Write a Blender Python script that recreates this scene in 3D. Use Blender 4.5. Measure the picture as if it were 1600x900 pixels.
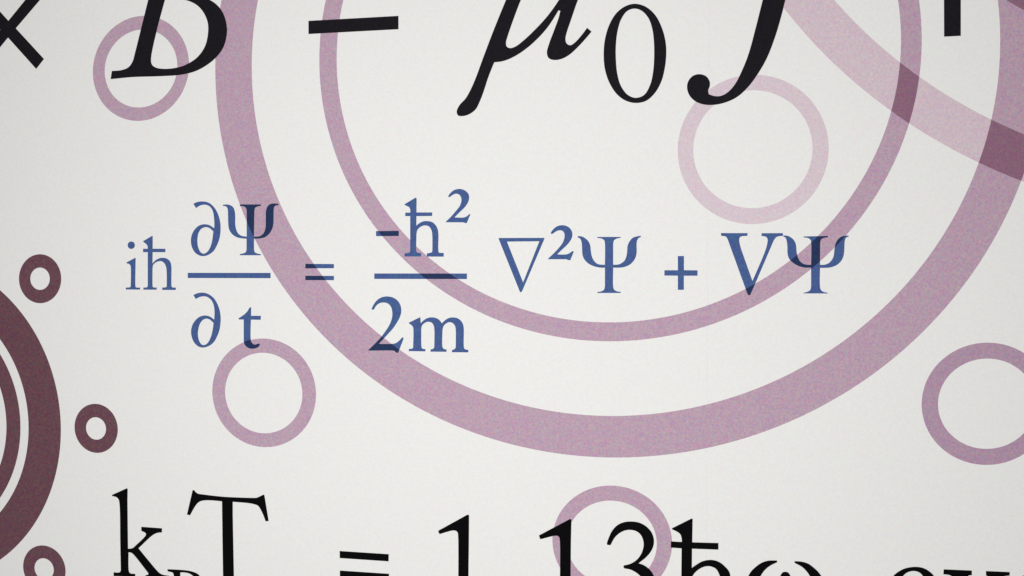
import bpy, math
from mathutils import Matrix, Vector
from mathutils.geometry import tessellate_polygon

for _o in list(bpy.data.objects):
    bpy.data.objects.remove(_o, do_unlink=True)
sc = bpy.context.scene
col = sc.collection
R = math.radians

# ------------------------------------------------------------------ camera
EYE = 1.5                                   # metres above the floor, and from the wall
cam_d = bpy.data.cameras.new('camera')
cam_d.sensor_width = 36.0
cam_d.lens = 33.75
cam_d.clip_start = 0.05
cam_d.clip_end = 60.0
cam = bpy.data.objects.new('camera', cam_d)
col.objects.link(cam)
cam.matrix_world = (Matrix.Translation((0.0, -1.5, EYE)) @ Matrix.Rotation(R(90), 4, 'X')
                    @ Matrix.Rotation(R(10.54), 4, 'Y') @ Matrix.Rotation(R(-0.875), 4, 'X')
                    @ Matrix.Rotation(R(0.1), 4, 'Z'))
sc.camera = cam

# ------------------------------------------------------------------ light
world = bpy.data.worlds.new('World')
sc.world = world
world.use_nodes = True
world.node_tree.nodes['Background'].inputs['Color'].default_value = (1.0, 1.0, 1.0, 1)
world.node_tree.nodes['Background'].inputs['Strength'].default_value = 0.03

ld = bpy.data.lights.new('lamp', 'AREA')
ld.shape = 'RECTANGLE'
ld.size, ld.size_y = 0.6, 0.5
ld.energy = 57.0
ld.color = (1.0, 0.995, 0.985)
lamp = bpy.data.objects.new('lamp', ld)
col.objects.link(lamp)
lamp.location = (-0.34, -2.4, EYE - 0.07)
lamp.rotation_euler = (Vector((-0.34, 0.0, EYE - 0.07)) - lamp.location).to_track_quat('-Z', 'Y').to_euler()

sc.cycles.use_denoising = False            # keep the fine grain of the print
vs = sc.view_settings
vs.view_transform = 'Standard'
vs.look = 'None'
vs.exposure = 0.0
vs.gamma = 1.0
vs.use_curve_mapping = False

# ------------------------------------------------------------------ materials
def ink(name, rgb, grain=0.3, over=None, rgb_over=None, arcs=None, scale=310.0, rough=0.75, spec=0.12):
    """Printed ink: flat colour broken up by the fine dot grain of the print.
    over / arcs: rings (cx, cz, r_outer, cx, cz, r_inner, in mm on the wall) where this
    ink was printed on top of another colour and comes out darker."""
    m = bpy.data.materials.new(name)
    m.use_nodes = True
    nt = m.node_tree
    n, l = nt.nodes, nt.links
    bsdf = n['Principled BSDF']
    bsdf.inputs['Roughness'].default_value = rough
    bsdf.inputs['Specular IOR Level'].default_value = spec
    geo = n.new('ShaderNodeNewGeometry')
    colour = n.new('ShaderNodeRGB')
    colour.outputs[0].default_value = (*rgb, 1)
    src = colour.outputs[0]
    for ring in ([over] if over else []) + (arcs or []):
        flags = []
        for i, op in ((0, 'LESS_THAN'), (3, 'GREATER_THAN')):
            if len(ring) < i + 3:
                continue
            flat = n.new('ShaderNodeVectorMath'); flat.operation = 'MULTIPLY'
            l.new(geo.outputs['Position'], flat.inputs[0]); flat.inputs[1].default_value = (1, 0, 1)
            d = n.new('ShaderNodeVectorMath'); d.operation = 'DISTANCE'
            l.new(flat.outputs[0], d.inputs[0])
            d.inputs[1].default_value = (ring[i] / 1000, 0, ring[i + 1] / 1000 + EYE)
            t = n.new('ShaderNodeMath'); t.operation = op
            l.new(d.outputs['Value'], t.inputs[0]); t.inputs[1].default_value = ring[i + 2] / 1000
            flags.append(t.outputs[0])
        f = flags[0]
        if len(flags) == 2:
            mul = n.new('ShaderNodeMath'); mul.operation = 'MULTIPLY'
            l.new(flags[0], mul.inputs[0]); l.new(flags[1], mul.inputs[1]); f = mul.outputs[0]
        mix = n.new('ShaderNodeMix'); mix.data_type = 'RGBA'
        l.new(f, mix.inputs[0]); l.new(src, mix.inputs[6]); mix.inputs[7].default_value = (*rgb_over, 1)
        src = mix.outputs[2]
    noise = n.new('ShaderNodeTexNoise')
    noise.inputs['Scale'].default_value = scale
    noise.inputs['Detail'].default_value = 4.0
    noise.inputs['Roughness'].default_value = 0.65
    l.new(geo.outputs['Position'], noise.inputs['Vector'])
    ma = n.new('ShaderNodeVectorMath'); ma.operation = 'MULTIPLY_ADD'
    l.new(noise.outputs['Color'], ma.inputs[0])
    ma.inputs[1].default_value = (2 * grain,) * 3
    ma.inputs[2].default_value = (1 - grain,) * 3
    out = n.new('ShaderNodeVectorMath'); out.operation = 'MULTIPLY'
    l.new(src, out.inputs[0]); l.new(ma.outputs[0], out.inputs[1])
    l.new(out.outputs[0], bsdf.inputs['Base Color'])
    return m

WHITE = (0.852, 0.847, 0.829)
MAUVE = (0.500, 0.350, 0.445)
MAUVE_OVER = (0.275, 0.140, 0.208)
MAUVE_DARKER = (0.450, 0.300, 0.405)  # mauve set darker for the small ring at the right edge
PALE = (0.675, 0.545, 0.605)
PALEST = (0.700, 0.585, 0.640)
MAROON = (0.148, 0.068, 0.088)
BLUE = (0.062, 0.112, 0.285)
BLUE_OVER = (0.018, 0.034, 0.098)
BLACK = (0.0026, 0.0025, 0.0030)
SOFT_BLACK = (0.0115, 0.0100, 0.0135)

# ------------------------------------------------------------------ print layout, mm on the wall (x right, z up from eye level)
RINGS = {
 'D1': ([-1118.64, -10.88],
  [42.05, 0.06, 0.0, -0.76, 0.1, -0.0, 0.0, 0.01, -0.0],
  [19.3, 0.07, 0.02, -0.21, 0.05, -0.0, -0.0, 0.0, -0.0]),
 'D2': ([-1011.55, -269.79],
  [41.97, 0.05, 0.02, -0.59, -0.46, -0.0, -0.0, 0.0, 0.01],
  [19.32, -0.1, -0.2, -0.16, -0.21, -0.0, 0.0, -0.0, 0.0]),
 'D3': ([-1113.51, -520.25],
  [41.32, 0.05, 0.03, 0.24, -1.06, 0.0, -0.01, -0.02, -0.01],
  [18.87, -0.27, -0.25, 0.05, -0.49, -0.01, 0.01, -0.01, -0.0]),
 'R1': ([-141.07, 340.43],
  [633.08, -1.79, -5.6, 10.43, -2.9, -0.12, -0.2, 0.11, -0.07],
  [570.25, -0.09, -2.38, 9.52, -2.65, -0.07, -0.14, 0.11, -0.07]),
 'R2': ([-134.13, 348.26],
  [458.9, -0.96, -3.06, 7.8, -2.24, -0.07, -0.12, 0.09, -0.06],
  [429.98, -0.37, -1.91, 7.34, -2.11, -0.05, -0.09, 0.08, -0.05]),
 'R3': ([671.99, 767.8],
  [670.77, -14.43, -11.26, -2.04, -38.32, -1.85, 2.93, -1.4, 0.2],
  [614.65, -6.88, -5.41, -2.06, -36.07, -1.4, 2.2, -1.42, 0.21]),
 'R4': ([688.22, 780.0],
  [471.24, -7.3, -5.67, -1.85, -29.07, -1.04, 1.59, -1.24, 0.18],
  [430.71, -3.33, -2.59, -1.76, -26.93, -0.77, 1.16, -1.2, 0.18]),
 'R5': ([-1362.85, -264.6],
  [285.78, 2.93, 0.72, -5.32, -4.35, -0.25, -0.23, 0.02, 0.11],
  [224.63, -0.26, -0.07, -4.27, -3.47, -0.13, -0.1, 0.02, 0.1]),
 'R6': ([-1365.31, -265.2],
  [208.9, 1.57, 0.38, -3.98, -3.23, -0.14, -0.12, 0.02, 0.09],
  [181.73, 0.48, 0.12, -3.49, -2.82, -0.09, -0.08, 0.02, 0.08]),
 'S1': ([90.84, 188.31],
  [112.09, -0.16, -0.1, -0.88, -0.64, -0.0, 0.0, 0.0, 0.01],
  [88.44, 0.0, 0.28, -0.64, -0.51, -0.0, -0.0, 0.0, 0.01]),
 'S2': ([424.67, -189.05],
  [89.01, -0.22, 0.06, -0.28, 1.21, 0.0, -0.01, -0.01, -0.01],
  [66.21, 0.18, 0.21, 0.29, 0.91, -0.0, -0.0, -0.01, 0.01]),
 'S3': ([-701.28, -200.63],
  [91.79, 0.15, 0.07, 0.83, -0.29, 0.0, -0.0, 0.0, -0.0],
  [68.22, -0.26, -0.26, 0.82, -0.21, -0.0, -0.0, 0.01, -0.0]),
 'S4': ([-119.75, -420.07],
  [90.88, -0.04, 0.14, 2.5, 0.93, -0.01, 0.01, 0.04, 0.04],
  [68.23, -0.41, -1.35, 2.07, 0.72, 0.0, -0.04, 0.04, 0.03]),
 'S5': ([-924.57, 348.49],
  [89.5, 0.2, -0.11, 0.38, 1.62, 0.0, 0.01, -0.02, 0.01],
  [67.0, 0.66, -0.29, 0.92, 1.19, 0.01, 0.01, -0.01, 0.02]),
}
PALE_ARC = [787.88, 878.06, 808.9, 786.0, 874.47, 742.44]
CORNER_ARC = [773.12, 857.01, 565.22]
GLYPHS = [
 ('letter_i', 'blue', None, None, [
  '-952.3,17.4* -936.0,25.4* -934.9,24.7* -935.4,4.2* -935.6,-22.6 -935.0,-24.7 -933.0,-25.5* -926.7,-25.5* -927.0,-29.0* -953.6,-28.9* -953.5,-25.5* '
   '-947.5,-25.3 -944.8,-24.5 -944.2,-22.4* -943.9,7.9 -944.7,12.5 -947.3,14.9 -951.3,15.9* ',
 ]),
 ('dot', 'blue', 'letter_i', None, [
  '-936.3,47.1 -936.9,44.3 -938.8,42.1 -941.5,40.8 -944.5,40.8 -947.2,42.1 -949.0,44.3 -949.7,47.1 -949.0,50.0 -947.1,52.2 -944.4,53.4 '
   '-941.4,53.4 -938.8,52.2 -936.9,49.9 ',
 ]),
 ('letter_h_bar', 'blue', None, None, [
  '-920.7,53.9* -903.8,63.0* -902.8,62.0* -903.0,40.9* -879.2,40.8* -879.4,35.0* -903.1,35.1* -903.4,15.4* -899.0,20.0 -892.3,24.0 -885.3,25.5 '
   '-877.8,24.5 -871.8,20.6 -869.0,15.2 -868.1,7.9* -868.1,-22.9 -867.4,-24.5 -865.4,-25.1* -860.0,-25.3* -860.5,-29.3* -885.4,-29.3* -885.1,-25.2* '
   '-880.3,-25.0 -877.7,-24.3 -876.9,-22.4* -876.9,-0.6 -877.8,9.1 -881.1,16.1 -887.0,19.7 -892.3,19.4 -898.3,17.0 -902.6,12.8* -903.4,6.7* '
   '-903.4,-22.5 -902.9,-24.5 -900.7,-25.3* -895.7,-25.2* -896.0,-29.0* -920.7,-29.1* -920.3,-25.3* -915.4,-25.2 -913.0,-24.3 -912.3,-22.5* -912.0,35.1* '
   '-920.8,35.1* -920.7,41.0* -912.2,40.9* -912.1,44.3 -914.5,48.6 -920.1,52.5* ',
 ]),
 ('partial_sign', 'blue', None, None, [
  '-827.3,116.6* -822.3,118.9 -815.8,120.3 -809.3,120.4 -800.2,118.5 -792.5,113.4 -786.0,105.6 -780.9,94.7 -778.4,84.0 -777.9,75.6 -778.4,66.0 '
   '-780.4,56.5 -784.9,45.7 -791.4,36.1 -800.5,30.2 -809.6,28.1 -817.4,29.6 -825.2,35.0 -830.4,44.1 -832.0,54.3 -830.4,63.9 -825.8,72.3 '
   '-818.6,78.9 -810.8,81.6 -804.3,81.8 -797.8,80.2 -789.4,75.1* -789.0,82.8 -789.6,91.2 -790.6,99.6 -793.2,106.8 -797.0,111.4 -802.9,114.4 '
   '-809.3,114.8 -815.8,113.3 -822.4,109.5* ',
  '-790.9,69.6* -792.0,61.3 -793.7,51.7 -796.6,43.4 -801.2,36.2 -806.4,32.8 -810.9,32.6 -815.5,36.2 -818.7,42.8 -820.2,50.6 -819.9,59.1 '
   '-818.0,67.5 -814.0,73.4 -808.8,76.4 -803.0,77.0 -797.1,75.1* ',
 ]),
 ('letter_psi', 'blue', None, [-168.5, 344.27, 618.64, -164.17, 346.77, 557.46], [
  '-742.9,114.6* -705.1,114.2* -705.4,111.6* -711.7,110.7 -715.5,108.6 -716.8,104.2* -717.2,89.4* -717.6,60.6* -708.0,61.2 -701.7,65.0 -697.9,71.5 '
   '-696.6,80.9 -696.5,94.0 -695.9,104.6 -692.7,111.7 -687.6,115.0 -681.3,115.5 -674.0,114.8* -673.5,112.4* -678.8,112.0 -681.6,109.8 -682.5,104.5 '
   '-682.6,93.8 -683.0,83.2 -685.0,73.8 -690.3,65.5 -697.9,59.6 -706.8,57.5 -717.6,57.1* -717.5,38.3 -716.4,34.8 -711.9,32.4 -705.6,31.2* '
   '-705.6,29.4* -743.3,29.5* -743.0,31.7* -736.8,32.7 -732.3,35.0 -731.0,39.6* -731.0,57.2* -738.6,57.7 -748.9,59.9 -757.8,65.9 -762.7,74.3 '
   '-763.9,83.8 -764.2,97.0 -764.8,106.5 -766.7,110.7 -770.6,112.2 -773.5,112.6* -773.5,114.4* -766.7,114.9 -760.3,113.6 -755.1,110.0 -752.3,104.0 '
   '-751.3,94.5 -751.4,82.6 -750.1,74.2 -746.9,67.0 -740.5,62.2 -730.7,60.6* -730.7,89.5* -730.8,104.4 -732.1,108.8 -735.9,111.2 -743.0,112.0* ',
 ]),
 ('fraction_bar', 'blue', None, None, [
  '-838.0,-0.1* -688.3,0.0* -688.3,-8.8* -838.0,-8.9* ',
 ]),
 ('partial_sign', 'blue', None, None, [
  '-827.7,-37.8* -821.6,-35.0 -813.8,-33.5 -805.9,-34.1 -798.2,-37.1 -790.4,-43.0 -784.0,-52.6 -779.5,-65.1 -778.2,-75.9 -778.6,-85.5 -780.5,-96.3 '
   '-784.8,-107.2 -791.3,-117.5 -799.8,-123.6 -809.5,-126.4 -818.0,-125.1 -825.8,-119.2 -830.6,-110.2 -832.3,-100.0 -830.3,-89.7 -825.0,-81.2 -817.8,-75.1 '
   '-810.0,-72.4 -803.5,-72.3 -797.0,-74.3 -789.9,-79.0* -789.3,-71.2 -789.4,-62.8 -790.4,-55.6 -793.3,-48.4 -798.2,-43.1 -804.7,-40.1 -811.2,-39.9 '
   '-817.7,-41.4 -823.4,-44.4* ',
  '-791.1,-84.4* -792.1,-92.9 -794.5,-103.7 -797.8,-112.2 -802.3,-118.9 -808.2,-122.2 -812.8,-121.4 -816.6,-117.3 -819.2,-110.1 -819.9,-101.6 -818.5,-93.2 '
   '-815.9,-85.9 -810.7,-79.8 -804.1,-77.4 -798.3,-78.5* ',
 ]),
 ('letter_t', 'blue', None, [-701.13, -200.57, 91.8, -701.54, -200.88, 68.23], [
  '-725.5,-57.7* -723.2,-57.5* -723.3,-71.8* -705.6,-71.8* -706.2,-78.4* -723.7,-78.3* -724.2,-108.7 -723.1,-114.7 -719.9,-118.8 -715.5,-119.9 -711.6,-118.4 '
   '-708.5,-118.4* -707.5,-119.8* -709.8,-123.4 -715.5,-126.2 -722.5,-127.0 -728.9,-125.5 -734.0,-121.4 -736.3,-116.1 -736.5,-108.9* -736.4,-78.2* -745.1,-78.3* '
   '-745.7,-76.2* -735.1,-69.5 -730.0,-64.7* ',
 ]),
 ('equals_sign', 'blue', None, [-156.4, 351.74, 632.8, -153.38, 353.46, 570.1], [
  '-626.7,15.2* -577.1,14.8* -577.1,7.9* -627.0,7.6* ',
  '-626.9,-4.6* -577.1,-4.7* -577.1,-11.8* -626.9,-11.9* ',
 ]),
 ('minus_sign', 'blue', None, [-143.1, 359.51, 461.3, -142.0, 359.81, 432.27], [
  '-504.6,68.5* -466.0,68.7* -466.0,60.2* -504.6,60.2* ',
 ]),
 ('letter_h_bar', 'blue', None, None, [
  '-456.4,111.7* -437.9,122.1* -436.1,120.9* -436.3,98.2* -409.9,97.9* -410.3,92.2* -436.4,92.2* -436.6,76.7* -431.3,80.9 -424.2,83.8 -417.0,84.0 '
   '-409.9,82.2 -404.0,77.0 -400.7,70.1 -399.6,62.1* -399.5,34.6 -398.7,33.2 -396.9,32.8* -390.7,32.5* -391.0,26.6* -419.0,26.8* -418.8,32.1* '
   '-413.5,32.8 -410.5,34.1 -409.7,36.4* -409.9,61.0 -411.1,69.0 -414.7,74.8 -420.6,77.1 -426.5,76.3 -432.5,72.6 -435.5,68.0 -436.4,62.3* '
   '-436.1,34.7 -434.9,33.3 -433.1,32.8* -428.2,32.6* -428.6,26.9* -456.4,27.1* -456.2,32.4* -450.4,32.9 -447.4,34.5 -446.8,37.0* -446.8,92.3* '
   '-455.2,92.4* -455.0,98.1* -446.8,98.0* -446.8,103.2 -448.6,106.7 -455.8,110.2* ',
 ]),
 ('digit_two', 'blue', None, None, [
  '-383.7,123.1* -380.4,128.2 -374.6,132.9 -368.7,134.9 -361.7,134.8 -354.7,131.8 -350.0,126.6 -349.0,119.8 -351.1,113.0 -355.8,106.2 -364.0,98.4 '
   '-373.1,89.6* -359.3,89.2 -354.6,90.3 -351.1,92.5 -348.8,94.8* -347.0,94.2* -352.9,80.3* -355.8,80.6 -359.3,81.6* -387.2,81.9* -387.5,82.8* '
   '-379.2,90.5 -371.0,99.6 -364.6,107.5 -361.7,115.4 -362.3,121.7 -365.8,126.3 -371.1,127.5 -375.7,125.8 -381.6,121.9* ',
 ]),
 ('fraction_bar', 'blue', None, [-136.81, 366.06, 470.35, -136.09, 365.96, 440.76], [
  '-507.6,-0.6* -352.5,-0.4* -352.5,-9.3* -507.7,-9.5* ',
 ]),
 ('digit_two', 'blue', None, [-144.87, 363.34, 649.1, -142.94, 363.99, 584.87], [
  '-512.2,-58.6* -508.9,-51.6 -502.2,-43.5 -493.7,-39.0 -485.3,-37.9 -475.6,-39.8 -468.4,-44.4 -463.6,-51.3 -461.8,-60.5 -463.6,-69.8 -468.4,-79.1 '
   '-475.6,-89.6 -485.3,-100.2 -499.8,-115.5* -475.6,-114.9 -470.8,-113.6 -466.0,-110.3 -460.0,-104.2* -457.7,-105.6* -467.2,-129.8* -470.2,-129.2 -473.2,-126.7* '
   '-475.6,-126.1 -517.4,-126.8* -517.4,-125.3* -499.8,-108.5 -488.9,-95.0 -481.7,-83.9 -477.4,-72.2 -477.1,-63.0 -479.2,-54.9 -484.1,-49.7 -490.1,-48.0 '
   '-497.4,-48.7 -503.4,-52.2 -508.9,-60.0* -511.9,-59.6* ',
 ]),
 ('letter_m', 'blue', None, None, [
  '-449.2,-80.3* -430.7,-71.4* -429.7,-72.3* -429.1,-81.0* -422.9,-75.1 -417.0,-72.2 -409.9,-71.2 -402.7,-72.6 -397.4,-76.0 -393.9,-80.8* -387.4,-74.8 '
   '-381.5,-71.8 -374.4,-71.0 -366.8,-72.8 -360.9,-77.9 -358.2,-84.2 -357.4,-91.6* -357.3,-119.0 -356.2,-121.5 -353.8,-122.6* -349.9,-122.9* -350.2,-126.9* '
   '-377.2,-127.1* -376.7,-123.3* -372.6,-121.8 -370.8,-119.2* -370.9,-90.6 -372.0,-84.9 -375.6,-80.4 -380.3,-78.7 -385.0,-79.9 -389.7,-83.4 -392.1,-88.0 '
   '-392.9,-93.2* -392.9,-118.4 -391.5,-121.3 -389.1,-122.6* -385.9,-122.9* -386.1,-126.6* -412.9,-126.8* -412.4,-123.1* -408.6,-122.1 -406.5,-119.8* -406.3,-91.1 '
   '-407.2,-85.3 -410.4,-80.2 -415.8,-78.5 -420.5,-79.5 -425.3,-82.7 -427.7,-86.7 -428.3,-91.3* -427.9,-119.0 -427.1,-121.5 -424.7,-122.6* -421.2,-122.8* '
   '-421.5,-126.5* -449.2,-126.5* -448.7,-122.8* -445.0,-122.7 -442.6,-121.8 -441.8,-119.2* -441.4,-91.5 -442.3,-86.9 -445.0,-84.0 -449.0,-81.4* ',
 ]),
 ('nabla_sign', 'blue', None, None, [
  '-300.8,56.2* -227.1,56.1* -227.2,54.4* -262.4,-27.7* -264.2,-30.0* -266.1,-29.6* -300.5,54.2* ',
  '-287.3,50.4* -235.2,50.7* -261.1,-14.4* ',
 ]),
 ('digit_two', 'blue', None, None, [
  '-217.1,63.9* -213.2,69.4 -207.5,73.9 -200.8,75.7 -194.0,75.2 -187.2,71.5 -183.3,65.3 -182.9,58.6 -185.5,52.0 -191.7,44.2 -199.0,37.5 '
   '-206.9,29.9* -192.8,29.9 -188.3,31.3 -184.9,33.5 -182.7,35.2* -180.4,34.3* -186.0,20.7* -189.4,21.1 -192.2,22.3* -221.0,22.3* -221.0,23.5* '
   '-213.1,30.8 -204.1,40.3 -197.9,48.7 -195.3,56.5 -195.3,62.1 -197.9,66.5 -202.4,67.9 -207.5,66.6 -214.5,62.2* -216.5,62.4* ',
 ]),
 ('letter_psi', 'blue', None, None, [
  '-143.6,57.1* -107.1,56.9* -107.5,55.4* -113.7,54.1 -117.6,51.6 -118.9,46.1* -118.8,13.7* -110.3,14.2 -104.8,16.8 -100.9,20.6 -98.2,27.3 '
   '-97.1,35.0 -96.6,42.7 -93.9,49.3 -89.5,54.8 -84.0,57.2 -76.4,58.6* -76.0,56.7* -79.6,54.8 -81.8,51.5 -82.6,46.0 -82.5,33.8 '
   '-83.7,26.1 -87.2,19.5 -93.7,13.4 -102.5,9.9 -110.2,9.1 -118.7,9.1* -118.6,-20.4 -117.3,-24.8 -113.4,-27.5 -107.0,-28.6* -107.0,-30.3* '
   '-143.3,-30.5* -143.1,-28.8* -136.7,-27.7 -132.8,-24.9 -131.5,-19.9* -131.6,9.1* -140.1,9.3 -150.2,11.8 -159.1,16.8 -164.7,23.5 -167.0,30.7 '
   '-167.5,41.8 -168.4,49.6 -170.4,54.3 -174.6,56.7* -174.3,58.4* -168.2,58.0 -162.6,55.2 -157.5,50.2 -154.7,44.0 -153.6,35.1 -151.9,26.2 '
   '-148.5,19.6 -143.5,15.1 -137.9,13.8 -131.6,13.6* -131.7,46.2 -132.8,51.7 -136.9,54.5 -143.6,55.5* ',
 ]),
 ('plus_sign', 'blue', None, None, [
  '-19.5,27.1* -10.3,27.1* -10.2,5.3* 10.4,5.1* 10.3,-3.1* -10.3,-3.3* -10.2,-24.9* -19.3,-25.0* -19.4,-3.2* -39.9,-3.0* -39.8,5.2* '
   '-19.4,5.2* ',
 ]),
 ('letter_v', 'blue', None, [-122.95, 355.93, 460.35, -123.11, 356.48, 431.4], [
  '45.1,62.0* 84.6,61.7* 84.4,57.4* 78.1,57.2 73.9,56.0 72.4,52.9 72.9,46.4 75.1,37.8* 92.2,-11.0* 110.7,34.5 113.8,46.3 '
   '114.1,52.7 111.7,56.0 105.2,57.3* 105.2,61.4* 136.1,61.4* 136.6,60.1* 136.4,57.1* 130.4,56.7 126.3,54.8 123.2,50.5* 95.9,-16.2* '
   '90.2,-29.7* 88.6,-32.7 86.0,-32.5* 84.4,-29.2* 58.1,44.3 54.9,53.0 52.8,56.3 49.6,57.4 45.4,57.8* ',
 ]),
 ('letter_psi', 'blue', None, [-118.28, 350.09, 452.91, -118.73, 350.98, 424.41], [
  '166.4,56.2* 201.9,56.8* 201.7,54.7* 195.3,53.6 191.8,51.3 190.6,47.0* 190.5,13.7* 197.6,13.8 203.7,16.7 207.8,21.5 210.3,27.8 '
   '210.9,35.3 212.2,43.8 215.7,51.2 220.8,55.6 225.8,57.0 231.1,57.3* 231.1,55.6* 227.4,53.8 225.9,50.1 225.4,43.7 225.0,33.1 '
   '223.8,25.7 220.0,18.3 213.9,12.9 205.8,9.8 198.7,9.0 190.5,9.0* 190.7,-19.1 191.9,-23.8 195.8,-27.0 201.8,-28.2* 201.6,-29.4* '
   '166.7,-29.4* 167.1,-28.4* 173.3,-26.6 176.9,-23.9 177.9,-18.6* 177.7,9.5* 170.0,9.3 160.7,11.3 151.4,16.7 145.6,23.1 143.5,30.1 '
   '143.1,40.8 142.1,49.4 140.3,54.2 136.4,57.1* 137.7,57.8* 143.9,57.1 149.1,54.2 153.8,48.8 155.9,41.8 156.6,33.3 158.5,24.7 '
   '162.2,18.3 167.9,14.5 173.0,13.7 177.7,13.5* 177.7,45.0 176.9,50.3 173.8,53.5 166.6,54.8* ',
 ]),
 ('times_sign', 'top', None, None, [
  '-1177.6,440.9* -1123.8,496.7* -1108.8,481.0* -1163.2,427.3* -1108.4,371.7* -1123.6,355.0* -1178.6,411.9* -1233.6,355.4* -1249.0,371.2* -1194.0,426.5* -1249.3,482.2* '
   '-1233.6,498.8* ',
 ]),
 ('letter_b', 'top', None, None, [
  '-898.1,583.8* -819.4,577.1 -783.2,567.4 -761.7,549.5 -758.2,526.1 -769.1,501.8 -788.9,479.6 -813.4,466.7* -796.2,458.4 -783.6,449.7 -772.3,435.6 '
   '-766.1,417.0 -765.4,400.3 -772.1,377.4 -789.3,358.1 -818.4,341.6 -847.6,335.1 -884.4,333.9 -940.1,334.2 -980.5,332.2* -978.0,346.1* -958.8,347.1 '
   '-946.6,351.4 -939.1,360.5 -934.3,375.5 -922.0,419.0 -909.4,464.0 -883.4,556.9 -885.2,570.4 -900.0,576.4* ',
  '-873.7,474.9* -846.7,569.7* -819.4,568.0 -795.9,558.2 -786.9,541.0 -790.6,516.3 -805.2,492.2 -828.8,478.4 -850.7,473.7* ',
  '-878.3,462.5 -904.6,364.2 -902.8,354.0 -895.4,348.7 -880.6,346.1 -862.2,346.6 -842.1,350.9 -820.1,362.6 -805.5,380.4 -799.7,401.8 -800.0,420.2 '
   '-807.2,437.2 -818.0,449.4 -832.5,457.7 -854.4,463.3 -877.0,465.4* ',
 ]),
 ('equals_sign', 'top', None, None, [
  '-620.7,415.2* -466.6,416.1* -466.6,394.6* -620.7,393.6* ',
  '-620.6,475.8* -466.6,476.2* -466.6,454.7* -620.6,454.2* ',
 ]),
 ('letter_mu', 'top', None, None, [
  '-264.5,486.9* -240.8,485.6* -265.5,431.8 -276.3,404.6 -286.1,377.4 -289.3,365.8 -288.2,359.3 -282.8,356.6 -274.1,358.8 -261.1,367.8 -243.8,383.0 '
   '-222.3,405.3 -204.9,428.7 -192.5,449.2* -177.8,482.0* -154.1,480.6* -175.1,427.2 -186.0,396.2 -192.4,377.5 -194.5,367.1 -192.7,360.3 -187.0,357.1 '
   '-179.5,361.2 -169.0,372.3 -160.5,383.1* -153.6,376.9* -171.0,357.7 -188.0,342.6 -200.8,336.3 -212.5,335.1 -221.1,338.6 -223.9,347.2 -220.1,361.8 '
   '-213.7,378.5 -205.2,401.3 -202.7,411.7* -205.7,412.3* -222.3,387.3 -241.6,367.0 -261.0,351.8 -280.6,340.9 -295.8,336.2 -308.3,335.1* -317.7,312.4 '
   '-326.4,286.9 -333.5,270.0 -338.5,261.5 -348.5,254.3 -359.6,251.4 -367.4,252.7 -369.6,259.2 -365.1,268.8 -355.2,279.2 -347.4,291.9 -338.6,311.0 '
   '-326.5,342.7 -309.0,386.9 -289.4,433.0 ',
 ]),
 ('digit_zero', 'top', None, None, [
  '-86.3,416.8 -69.6,411.2 -54.8,397.1 -44.6,376.2 -39.4,355.6 -38.4,337.1 -40.7,314.9 -46.1,294.7 -56.2,277.4 -69.1,266.6 -84.8,263.9 '
   '-100.7,268.2 -114.7,279.3 -126.0,297.5 -132.7,318.3 -134.6,340.9 -132.8,363.3 -126.3,385.5 -115.2,403.7 -101.2,413.8 ',
  '-87.2,409.4 -76.1,405.5 -65.9,393.9 -59.9,376.9 -57.4,358.2 -56.9,332.2 -58.5,310.0 -62.7,291.5 -71.9,276.0 -84.9,271.8 -97.0,276.8 '
   '-107.3,290.3 -113.0,308.2 -115.5,330.8 -115.6,355.1 -113.2,375.6 -107.6,394.0 -98.4,406.2 ',
 ]),
 ('letter_j', 'top', None, None, [
  '105.0,413.2 124.8,491.9 123.0,502.8 107.1,509.3* 107.9,515.5* 187.6,510.5* 186.7,504.3* 166.8,500.1 158.2,488.1 138.1,411.5 132.5,388.3 '
   '123.8,357.8 111.7,325.6 97.6,300.7 83.5,282.0 67.5,267.9 49.6,260.2 33.4,257.4 18.9,258.4 6.2,263.4 -3.0,272.9 -6.7,284.1 '
   '-5.2,294.2 1.5,302.3 11.4,304.9 21.4,301.6 26.9,294.0 27.5,286.6 25.1,279.3 26.1,273.8* 35.1,270.7 44.1,270.8 54.9,276.5 '
   '65.6,289.0 76.2,310.6 85.0,334.0 95.4,373.6 ',
 ]),
 ('plus_sign', 'top', None, None, [
  '362.4,346.8* 385.2,347.0* 384.7,407.5* 440.9,406.5* 440.8,427.7* 384.5,428.9* 384.0,490.0* 360.9,490.5* 361.4,429.2* 303.4,429.5* 303.6,407.9* '
   '361.7,407.8* ',
 ]),
 ('letter_k', 'bottom', None, None, [
  '-981.6,-384.1* -953.5,-371.4* -951.8,-372.6* -952.3,-394.1* -951.9,-443.3 -951.6,-475.9* -946.6,-475.4 -941.9,-473.9* -917.7,-450.1 -918.3,-447.1 -926.3,-443.5* '
   '-926.3,-436.7* -887.6,-437.3* -887.7,-444.6* -895.6,-445.6 -905.0,-450.1 -931.8,-474.0* -913.2,-494.1 -891.9,-514.9 -884.0,-517.5 -874.7,-518.2* -875.0,-522.2* '
   '-918.7,-523.9* -918.6,-519.8* -913.8,-518.7* -913.5,-515.9* -942.0,-484.6 -946.0,-482.4 -950.7,-481.9* -950.2,-514.6 -948.2,-518.0 -938.1,-518.9* -938.1,-523.8* '
   '-979.3,-525.0* -979.0,-518.3* -971.1,-518.4 -967.1,-517.2 -965.4,-514.3* -966.2,-468.7 -967.4,-398.5 -969.2,-391.2 -973.2,-387.6 -981.1,-386.1* ',
 ]),
 ('letter_b', 'bottom', None, None, [
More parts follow.
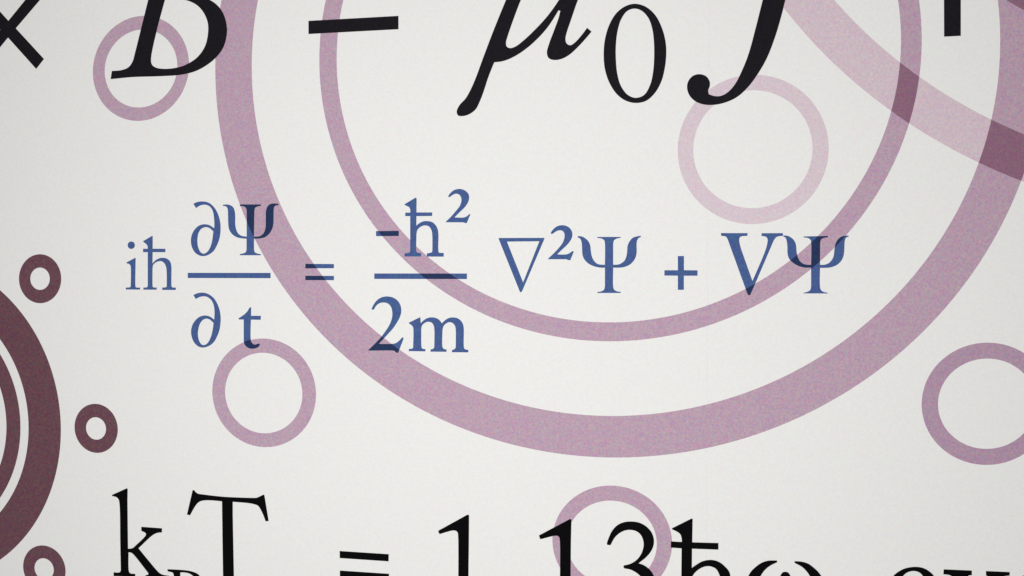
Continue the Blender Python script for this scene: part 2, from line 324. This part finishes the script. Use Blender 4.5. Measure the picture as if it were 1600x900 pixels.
  '-877.6,-507.1* -844.3,-507.0 -831.1,-508.6 -820.6,-512.5 -815.4,-520.1 -816.8,-528.7 -823.3,-536.4 -832.5,-541.2* -819.4,-543.4 -810.3,-550.1 -807.7,-560.9 '
   '-811.7,-573.3 -822.2,-582.5 -839.3,-587.3 -877.6,-589.9* -877.6,-586.9* -869.7,-585.5 -865.9,-581.8* -865.7,-518.2 -867.4,-512.8 -877.3,-510.6* ',
  '-853.8,-511.2* -844.3,-510.9 -835.1,-512.8 -828.5,-517.8 -826.6,-524.4 -829.9,-533.1 -839.1,-539.2 -853.6,-540.7* ',
  '-853.6,-545.0* -840.4,-544.5 -828.6,-547.7 -822.1,-555.8 -822.1,-566.7 -827.4,-576.8 -839.3,-582.4 -853.8,-584.0* ',
 ]),
 ('letter_t', 'bottom', None, None, [
  '-830.4,-369.4* -827.7,-369.3* -824.1,-373.1 -819.5,-375.1 -813.6,-375.7 -777.2,-378.0 -756.5,-378.2 -725.7,-377.8 -714.2,-377.1 -709.1,-374.9 -702.1,-371.4* '
   '-700.2,-371.9* -692.6,-415.2* -698.0,-416.1* -702.8,-404.3 -707.9,-395.0 -711.7,-390.4 -718.1,-388.3 -730.9,-386.7 -757.2,-385.9* -757.2,-409.3* -755.4,-511.7 '
   '-755.3,-515.3 -753.7,-519.4 -744.1,-520.9* -744.1,-524.5* -788.1,-525.7* -788.1,-522.3* -777.7,-520.2 -775.1,-516.5* -775.9,-458.5 -776.7,-386.1* -792.8,-385.3 '
   '-807.1,-385.7 -815.0,-387.3 -821.5,-391.2 -826.8,-398.1 -831.4,-405.6 -835.4,-412.5* -841.0,-411.5* ',
 ]),
 ('equals_sign', 'bottom', None, None, [
  '-567.6,-458.8* -483.2,-459.4* -483.4,-471.2* -567.4,-470.5* ',
  '-567.2,-491.2* -482.7,-491.6* -482.7,-503.3* -567.2,-503.0* ',
 ]),
 ('digit_one', 'bottom', None, None, [
  '-399.8,-416.7* -351.2,-388.1* -348.5,-388.8* -348.8,-429.9* -348.5,-510.4 -346.9,-514.9 -335.2,-515.9* -335.2,-519.0* -379.9,-521.0* -379.9,-517.9* -368.1,-515.7 '
   '-366.4,-511.5* -366.7,-422.8 -367.6,-417.7 -370.6,-415.2 -376.5,-415.2 -384.8,-417.7 -396.6,-421.8* -398.4,-421.0* ',
 ]),
 ('digit_one', 'bottom', None, None, [
  '-234.8,-415.7* -185.1,-386.9* -183.0,-387.9* -183.7,-423.4* -184.0,-477.6 -184.0,-509.2 -182.3,-513.0 -171.0,-514.0* -171.0,-517.1* -214.0,-519.0* -214.0,-515.8* '
   '-203.2,-514.0 -201.3,-510.3* -201.5,-422.1 -202.7,-416.5 -205.7,-414.8 -210.9,-415.3 -231.3,-421.4* -233.0,-421.0* ',
 ]),
 ('digit_three', 'bottom', None, None, [
  '-127.3,-422.7* -124.3,-413.6 -118.8,-402.1 -111.1,-393.4 -101.1,-388.2 -90.1,-386.4 -78.0,-387.3 -67.0,-392.3 -58.2,-401.2 -54.3,-412.1 -54.8,-422.1 '
   '-59.2,-432.4 -66.8,-441.7 -77.7,-451.2* -67.8,-454.5 -57.9,-462.8 -52.4,-474.2 -51.3,-486.3 -54.5,-498.7 -63.2,-509.3 -76.4,-516.8 -91.8,-520.0 '
   '-108.4,-517.8* -109.6,-514.5* -95.2,-514.7 -83.0,-510.6 -74.3,-502.2 -69.9,-490.8 -69.9,-481.9 -73.3,-473.2 -79.9,-466.9 -89.8,-461.9 -99.8,-460.3* '
   '-101.4,-458.1* -100.3,-455.6* -89.9,-452.4 -80.0,-445.2 -73.4,-435.4 -70.2,-424.1 -70.7,-415.2 -74.6,-406.5 -81.2,-401.3 -91.2,-399.6 -100.0,-401.4 '
   '-108.8,-406.6 -115.4,-413.7 -121.5,-425.2* -126.5,-424.9* ',
 ]),
 ('letter_h_bar', 'bottom', None, None, [
  '-26.8,-393.9* 3.1,-377.2* 4.7,-377.7* 4.3,-414.0* 43.7,-413.0* 43.7,-423.2* 4.0,-423.9* 3.9,-453.7* 10.4,-448.4 19.0,-442.9 27.5,-440.2 '
   '36.1,-439.7 45.7,-442.5 54.3,-449.1 60.2,-456.4 62.3,-465.1 63.4,-473.7* 63.6,-501.1 65.2,-505.4 73.7,-506.5* 73.7,-509.2* 36.4,-511.1* '
   '36.4,-508.3* 45.0,-506.1 47.1,-502.2* 47.1,-469.3 45.3,-461.7 40.4,-453.2 32.9,-449.8 25.4,-449.9 17.9,-452.9 10.4,-458.8 5.6,-465.2 '
   '3.5,-473.0* 3.6,-503.9 5.3,-508.2 13.9,-509.3* 13.9,-512.2* -22.8,-513.9* -22.9,-510.9* -14.2,-508.9 -12.3,-504.9* -11.9,-424.2* -28.3,-424.0* '
   '-28.2,-414.3* -11.6,-414.3* -11.9,-408.8 -14.1,-402.3 -19.0,-398.7 -26.4,-395.5* ',
 ]),
 ('letter_omega', 'bottom', None, None, [
  '130.6,-434.9* 131.2,-437.6* 121.8,-442.8 114.5,-448.9 109.3,-455.7 105.1,-464.7 104.1,-476.7 106.3,-490.7 111.6,-501.3 119.0,-505.1 126.3,-502.5 '
   '132.5,-493.4 134.6,-480.3 134.5,-465.1 136.0,-457.4 139.1,-452.7 142.7,-451.4 146.9,-452.2 150.3,-456.5 151.6,-464.0 151.7,-479.2 153.9,-492.0 '
   '159.7,-500.3 168.0,-502.5 176.2,-497.1 181.3,-486.0 182.8,-472.9 181.7,-462.2 178.5,-455.4 173.8,-448.7 167.6,-442.8 156.4,-437.0* 156.4,-434.6* '
   '167.5,-434.8 176.9,-437.5 186.2,-444.2 193.4,-451.8 198.6,-461.2 200.8,-474.0 198.8,-489.2 192.7,-502.5 182.5,-510.7 170.1,-512.6 158.7,-509.0 '
   '149.3,-499.9 143.0,-490.6* 136.8,-500.7 128.5,-511.0 117.0,-516.2 104.4,-514.8 93.8,-506.8 87.4,-494.1 85.2,-481.1 86.7,-466.9 91.4,-455.7 '
   '97.7,-448.2 107.1,-440.4 117.6,-436.0 ',
 ]),
 ('letter_e', 'bottom', None, None, [
  '292.0,-459.8 297.9,-448.8 304.9,-442.0 314.8,-436.2 328.7,-433.2 339.6,-434.2 348.6,-438.9 354.5,-444.9 359.6,-455.7 360.6,-464.0* 309.1,-467.8* '
   '309.6,-479.9 315.2,-491.2 325.2,-499.1 337.2,-499.3 349.0,-493.3 358.8,-483.1* 361.3,-485.6* 353.0,-498.3 340.2,-507.6 325.3,-510.2 309.3,-506.5 '
   '297.3,-495.6 291.1,-481.1 290.1,-470.6 ',
  '309.5,-462.4* 309.9,-453.4 312.4,-446.9 317.8,-442.1 325.8,-439.5 333.7,-440.9 338.7,-445.3 341.7,-452.5 342.8,-459.9* ',
 ]),
 ('letter_x', 'bottom', None, None, [
  '368.2,-434.6* 406.9,-434.1* 406.9,-441.1* 402.6,-441.7 401.6,-444.2 403.6,-448.8* 415.4,-463.8* 428.8,-446.2 430.2,-442.5 426.3,-440.1* 426.1,-433.7* '
   '458.4,-433.3* 458.2,-438.5* 450.0,-440.3 444.2,-444.3* 420.3,-469.7* 441.8,-496.5 447.6,-499.8 454.4,-500.4* 454.4,-506.1* 413.8,-507.9* 413.8,-502.1* '
   '419.6,-500.7 419.1,-497.0* 405.8,-479.6* 391.3,-497.8 390.4,-501.6 396.2,-502.8* 396.3,-508.5* 364.9,-510.1* 364.9,-504.9* 372.7,-502.8 379.6,-497.6* '
   '401.4,-473.6* 381.1,-446.0 376.2,-442.6 367.8,-441.8* ',
 ]),
 ('letter_p', 'bottom', None, None, [
  '474.9,-438.3* 490.1,-431.7* 492.0,-432.6* 492.6,-440.3* 500.6,-433.6 511.0,-430.4 523.3,-433.3 532.9,-444.1 535.8,-461.4 533.2,-479.1 523.9,-493.1 '
   '510.7,-498.1 501.2,-497.2 493.5,-493.1* 493.8,-525.2 503.4,-528.7* 503.4,-532.8* 472.0,-534.0* 471.9,-529.9* 479.5,-526.2* 479.3,-448.4 477.8,-443.3 '
   '475.1,-440.3* ',
  '493.2,-450.6* 500.7,-442.9 509.2,-442.4 516.9,-449.2 520.3,-463.4 518.1,-479.0 511.6,-489.8 503.0,-491.4 493.5,-484.8* ',
 ]),
]

# ------------------------------------------------------------------ helpers
def mesh_object(name, verts, faces, mat, loc=(0, 0, 0), parent=None):
    me = bpy.data.meshes.new(name)
    me.from_pydata(verts, [], faces)
    me.update()
    me.materials.append(mat)
    o = bpy.data.objects.new(name, me)
    o.location = loc
    o.parent = parent
    col.objects.link(o)
    return o

def tag(o, label, cat, group=None):
    o['label'] = label
    o['category'] = cat
    if group:
        o['group'] = group
    return o

def box(name, lo, hi, mat, parent=None):
    c = [(a + b) / 2 for a, b in zip(lo, hi)]
    v = [(x - c[0], y - c[1], z - c[2]) for x in (lo[0], hi[0]) for y in (lo[1], hi[1]) for z in (lo[2], hi[2])]
    f = [(0, 1, 3, 2), (4, 6, 7, 5), (0, 4, 5, 1), (2, 3, 7, 6), (0, 2, 6, 4), (1, 5, 7, 3)]
    return mesh_object(name, v, f, mat, c, parent)

BACK = -0.0002                              # ink starts just inside the wallpaper's face

# ------------------------------------------------------------------ the wall
plaster = ink('plaster', (0.78, 0.775, 0.755), 0.03)
paper = ink('wallpaper', WHITE, 0.12, scale=260.0)
wall = box('wall', (-2.3, 0.0, 0.0), (1.5, 0.12, 3.0), plaster)
wall['kind'] = 'structure'
SEAM = 0.0256                               # two widths of wallpaper meet here
for x0, x1 in ((-2.3, SEAM - 0.00005), (SEAM + 0.00005, 1.5)):
    s = box('wallpaper_strip', (x0, -0.0004, 0.0), (x1, -0.00002, 3.0), paper)
    s.parent = wall
    s.location = s.location - wall.location

# ------------------------------------------------------------------ printed rings
def radius(co, a):
    return co[0] + sum(co[2 * k - 1] * math.cos(k * a) + co[2 * k] * math.sin(k * a) for k in range(1, (len(co) + 1) // 2))

def ring(centre, outer, inner, mat, front, label, group=None, n=160):
    """A flat printed ring: outer and inner edge, front face and a film's thickness."""
    (cx, cz) = centre
    edges = []
    for co in (outer, inner):
        dx, dz = (co[1], co[2]) if isinstance(co, tuple) else (0, 0)
        pts = []
        for i in range(n):
            a = 2 * math.pi * i / n
            r = co[0] if isinstance(co, tuple) else radius(co, a)
            pts.append(((r * math.cos(a) + dx) / 1000, (r * math.sin(a) + dz) / 1000))
        edges.append(pts)
    v, f = [], []
    for y in (-0.0004 - front, BACK):
        for pts in edges:
            v += [(x, y, z) for x, z in pts]
    for i in range(n):
        j = (i + 1) % n
        f.append((i, n + i, n + j, j))
        f.append((2 * n + i, i, j, 2 * n + j))
        f.append((n + i, 3 * n + i, 3 * n + j, n + j))
        f.append((2 * n + i, 2 * n + j, 3 * n + j, 3 * n + i))
    o = mesh_object('ring', v, f, mat, (cx / 1000, 0, cz / 1000 + EYE))
    return tag(o, label, 'ring', group)

mauve_small = ink('mauve_ink', MAUVE, 0.60)
mauve_darker = ink('mauve_darker_right', MAUVE_DARKER, 0.60)
mauve_large = ink('mauve_ink_overprinted', MAUVE, 0.60, rgb_over=MAUVE_OVER, arcs=[PALE_ARC, CORNER_ARC])
pale = ink('pale_pink_ink', PALE, 0.42)
palest = ink('faint_pink_ink', PALEST, 0.34)
maroon = ink('maroon_ink', MAROON, 1.1)

SMALL = 'small mauve rings'
DOTS = 'small maroon rings beside the left edge'
(o0, o1, o2, i0, i1, i2) = PALE_ARC
ring((o0, o1), (o2, 0, 0), (i2, i0 - o0, i1 - o1), pale, 0.0001,
     'broad pale pink arc sweeping over both large mauve rings at the upper right', n=260)
ring(CORNER_ARC[:2], (CORNER_ARC[2], 0, 0), (CORNER_ARC[2] - 40, 0, 0), pale, 0.0001,
     'sliver of a pale ring darkening the extreme upper right corner', n=200)
ring(*RINGS['R1'], mauve_large, 0.0002,
     'widest and thickest mauve ring, filling most of the wall and cut by the top edge', 'large mauve rings', n=260)
ring(*RINGS['R2'], mauve_large, 0.0002,
     'thinner large mauve ring nested inside the widest one, under the blue nabla', 'large mauve rings', n=220)
ring(*RINGS['S1'], palest, 0.0001, 'faint pale pink ring hanging under the black italic J')
ring(*RINGS['S2'], mauve_darker, 0.0002, 'small mauve ring cut off by the right edge', SMALL)
ring(*RINGS['S3'], mauve_small, 0.0002, 'small mauve ring overlapped by the foot of the blue t', SMALL)
ring(*RINGS['S4'], mauve_small, 0.0002, 'small mauve ring behind the black digits 1 and 3 at the bottom', SMALL)
ring(*RINGS['S5'], mauve_small, 0.0002, 'small mauve ring behind the black italic B at upper left', SMALL)
ring(*RINGS['R5'], maroon, 0.0002, 'thick dark maroon ring cut off by the left edge', 'large maroon rings')
ring(*RINGS['R6'], maroon, 0.0002, 'thin dark maroon ring nested inside the thick maroon ring at the left edge', 'large maroon rings')
ring(*RINGS['D1'], maroon, 0.0002, 'small thick maroon ring, topmost of the three, level with the blue i', DOTS, n=96)
ring(*RINGS['D2'], maroon, 0.0002, 'small thick maroon ring, middle of the three, right of the large maroon rings', DOTS, n=96)
ring(*RINGS['D3'], maroon, 0.0002, 'small thick maroon ring, lowest of the three, cut by the bottom edge', DOTS, n=96)

# ------------------------------------------------------------------ printed equations
def outline(text):
    """'x,y' is a smooth point, 'x,y*' a corner (mm on the wall); smooth runs become splines."""
    p = []
    for t in text.split():
        x, z = t.rstrip('*').split(',')
        p.append((Vector((float(x), float(z))), t.endswith('*')))
    n = len(p)
    out = []
    for i in range(n):
        (b, cb), (c, cc) = p[i], p[(i + 1) % n]
        out.append(b)
        if cb and cc:
            continue
        a = 2 * b - c if cb else p[i - 1][0]
        d = 2 * c - b if cc else p[(i + 2) % n][0]
        if cb:                                   # leave a corner towards the next bend
            a = b - (c - b) * 0.6 - (c - d) * 0.25
        if cc:
            d = c + (c - b) * 0.6 + (b - a) * 0.25
        t0, t1 = 0.0, max((b - a).length, 1e-6) ** 0.5
        t2 = t1 + max((c - b).length, 1e-6) ** 0.5
        t3 = t2 + max((d - c).length, 1e-6) ** 0.5
        steps = max(3, min(10, int((c - b).length / 2.0)))
        for s in range(1, steps):
            t = t1 + (t2 - t1) * s / steps
            a1 = a * ((t1 - t) / (t1 - t0)) + b * ((t - t0) / (t1 - t0))
            a2 = b * ((t2 - t) / (t2 - t1)) + c * ((t - t1) / (t2 - t1))
            a3 = c * ((t3 - t) / (t3 - t2)) + d * ((t - t2) / (t3 - t2))
            b1 = a1 * ((t2 - t) / (t2 - t0)) + a2 * ((t - t0) / (t2 - t0))
            b2 = a2 * ((t3 - t) / (t3 - t1)) + a3 * ((t - t1) / (t3 - t1))
            out.append(b1 * ((t2 - t) / (t2 - t1)) + b2 * ((t - t1) / (t2 - t1)))
    return out

def symbol(name, contours, mat, front, parent, base):
    loops = [outline(c) for c in contours]
    groups = [[lp] for lp in loops] if name == 'equals_sign' else [loops]
    allp = [p for lp in loops for p in lp]
    c = Vector(((min(p.x for p in allp) + max(p.x for p in allp)) / 2,
                (min(p.y for p in allp) + max(p.y for p in allp)) / 2))
    v, f = [], []
    for g in groups:
        tri = tessellate_polygon([[Vector((p.x, p.y, 0)) for p in lp] for lp in g])
        flat = [p for lp in g for p in lp]
        k, m = len(v), len(flat)
        v += [((p.x - c.x) / 1000, -0.0004 - front, (p.y - c.y) / 1000) for p in flat]
        v += [((p.x - c.x) / 1000, BACK, (p.y - c.y) / 1000) for p in flat]
        for t in tri:
            a, b, d = (flat[i] for i in t)
            t = t if (b - a).cross(d - a) > 0 else t[::-1]
            f.append(tuple(k + i for i in t))
            f.append(tuple(k + m + i for i in reversed(t)))
        s = 0
        for lp in g:
            for i in range(len(lp)):
                a, b = k + s + i, k + s + (i + 1) % len(lp)
                f.append((a, b, b + m, a + m))
            s += len(lp)
    loc = Vector((c.x / 1000, 0, c.y / 1000 + EYE))
    o = mesh_object(name, v, f, mat, loc - base, parent)
    return o, loc

blue = ink('blue_ink', BLUE, 0.8)
black = {'bottom': ink('black_ink', BLACK, 0.9, spec=0.04),
         'top': ink('soft_black_ink', SOFT_BLACK, 0.9, spec=0.06)}
EQUATIONS = {
    'top': ('large black italic equation cut by the top edge, with B, mu zero and J', (-0.36, 0.33)),
    'blue': ('blue equation with fractions and capital psi across the middle of the wall', (-0.35, -0.05)),
    'bottom': ('black upright equation cut by the bottom edge, beginning with k and T', (-0.25, -0.47)),
}
roots = {}
for key, (label, (x, z)) in EQUATIONS.items():
    e = bpy.data.objects.new('equation', None)
    e.empty_display_size = 0.05
    e.location = (x, 0, z + EYE)
    col.objects.link(e)
    roots[key] = tag(e, label, 'equation', 'equations printed on the wall')

last = {}
for k, (name, eq, parent, over, contours) in enumerate(GLYPHS):
    if eq != 'blue':
        mat = black[eq]
    elif over:
        mat = ink('blue_ink_overprinted', BLUE, 0.8, over=over, rgb_over=BLUE_OVER)
    else:
        mat = blue
    front = 0.0004 + 0.00002 * (k % 2)
    if parent:
        o, _ = symbol(name, contours, mat, front, last[parent][0], last[parent][1])
    else:
        o, loc = symbol(name, contours, mat, front, roots[eq], roots[eq].location)
        last[name] = (o, loc)
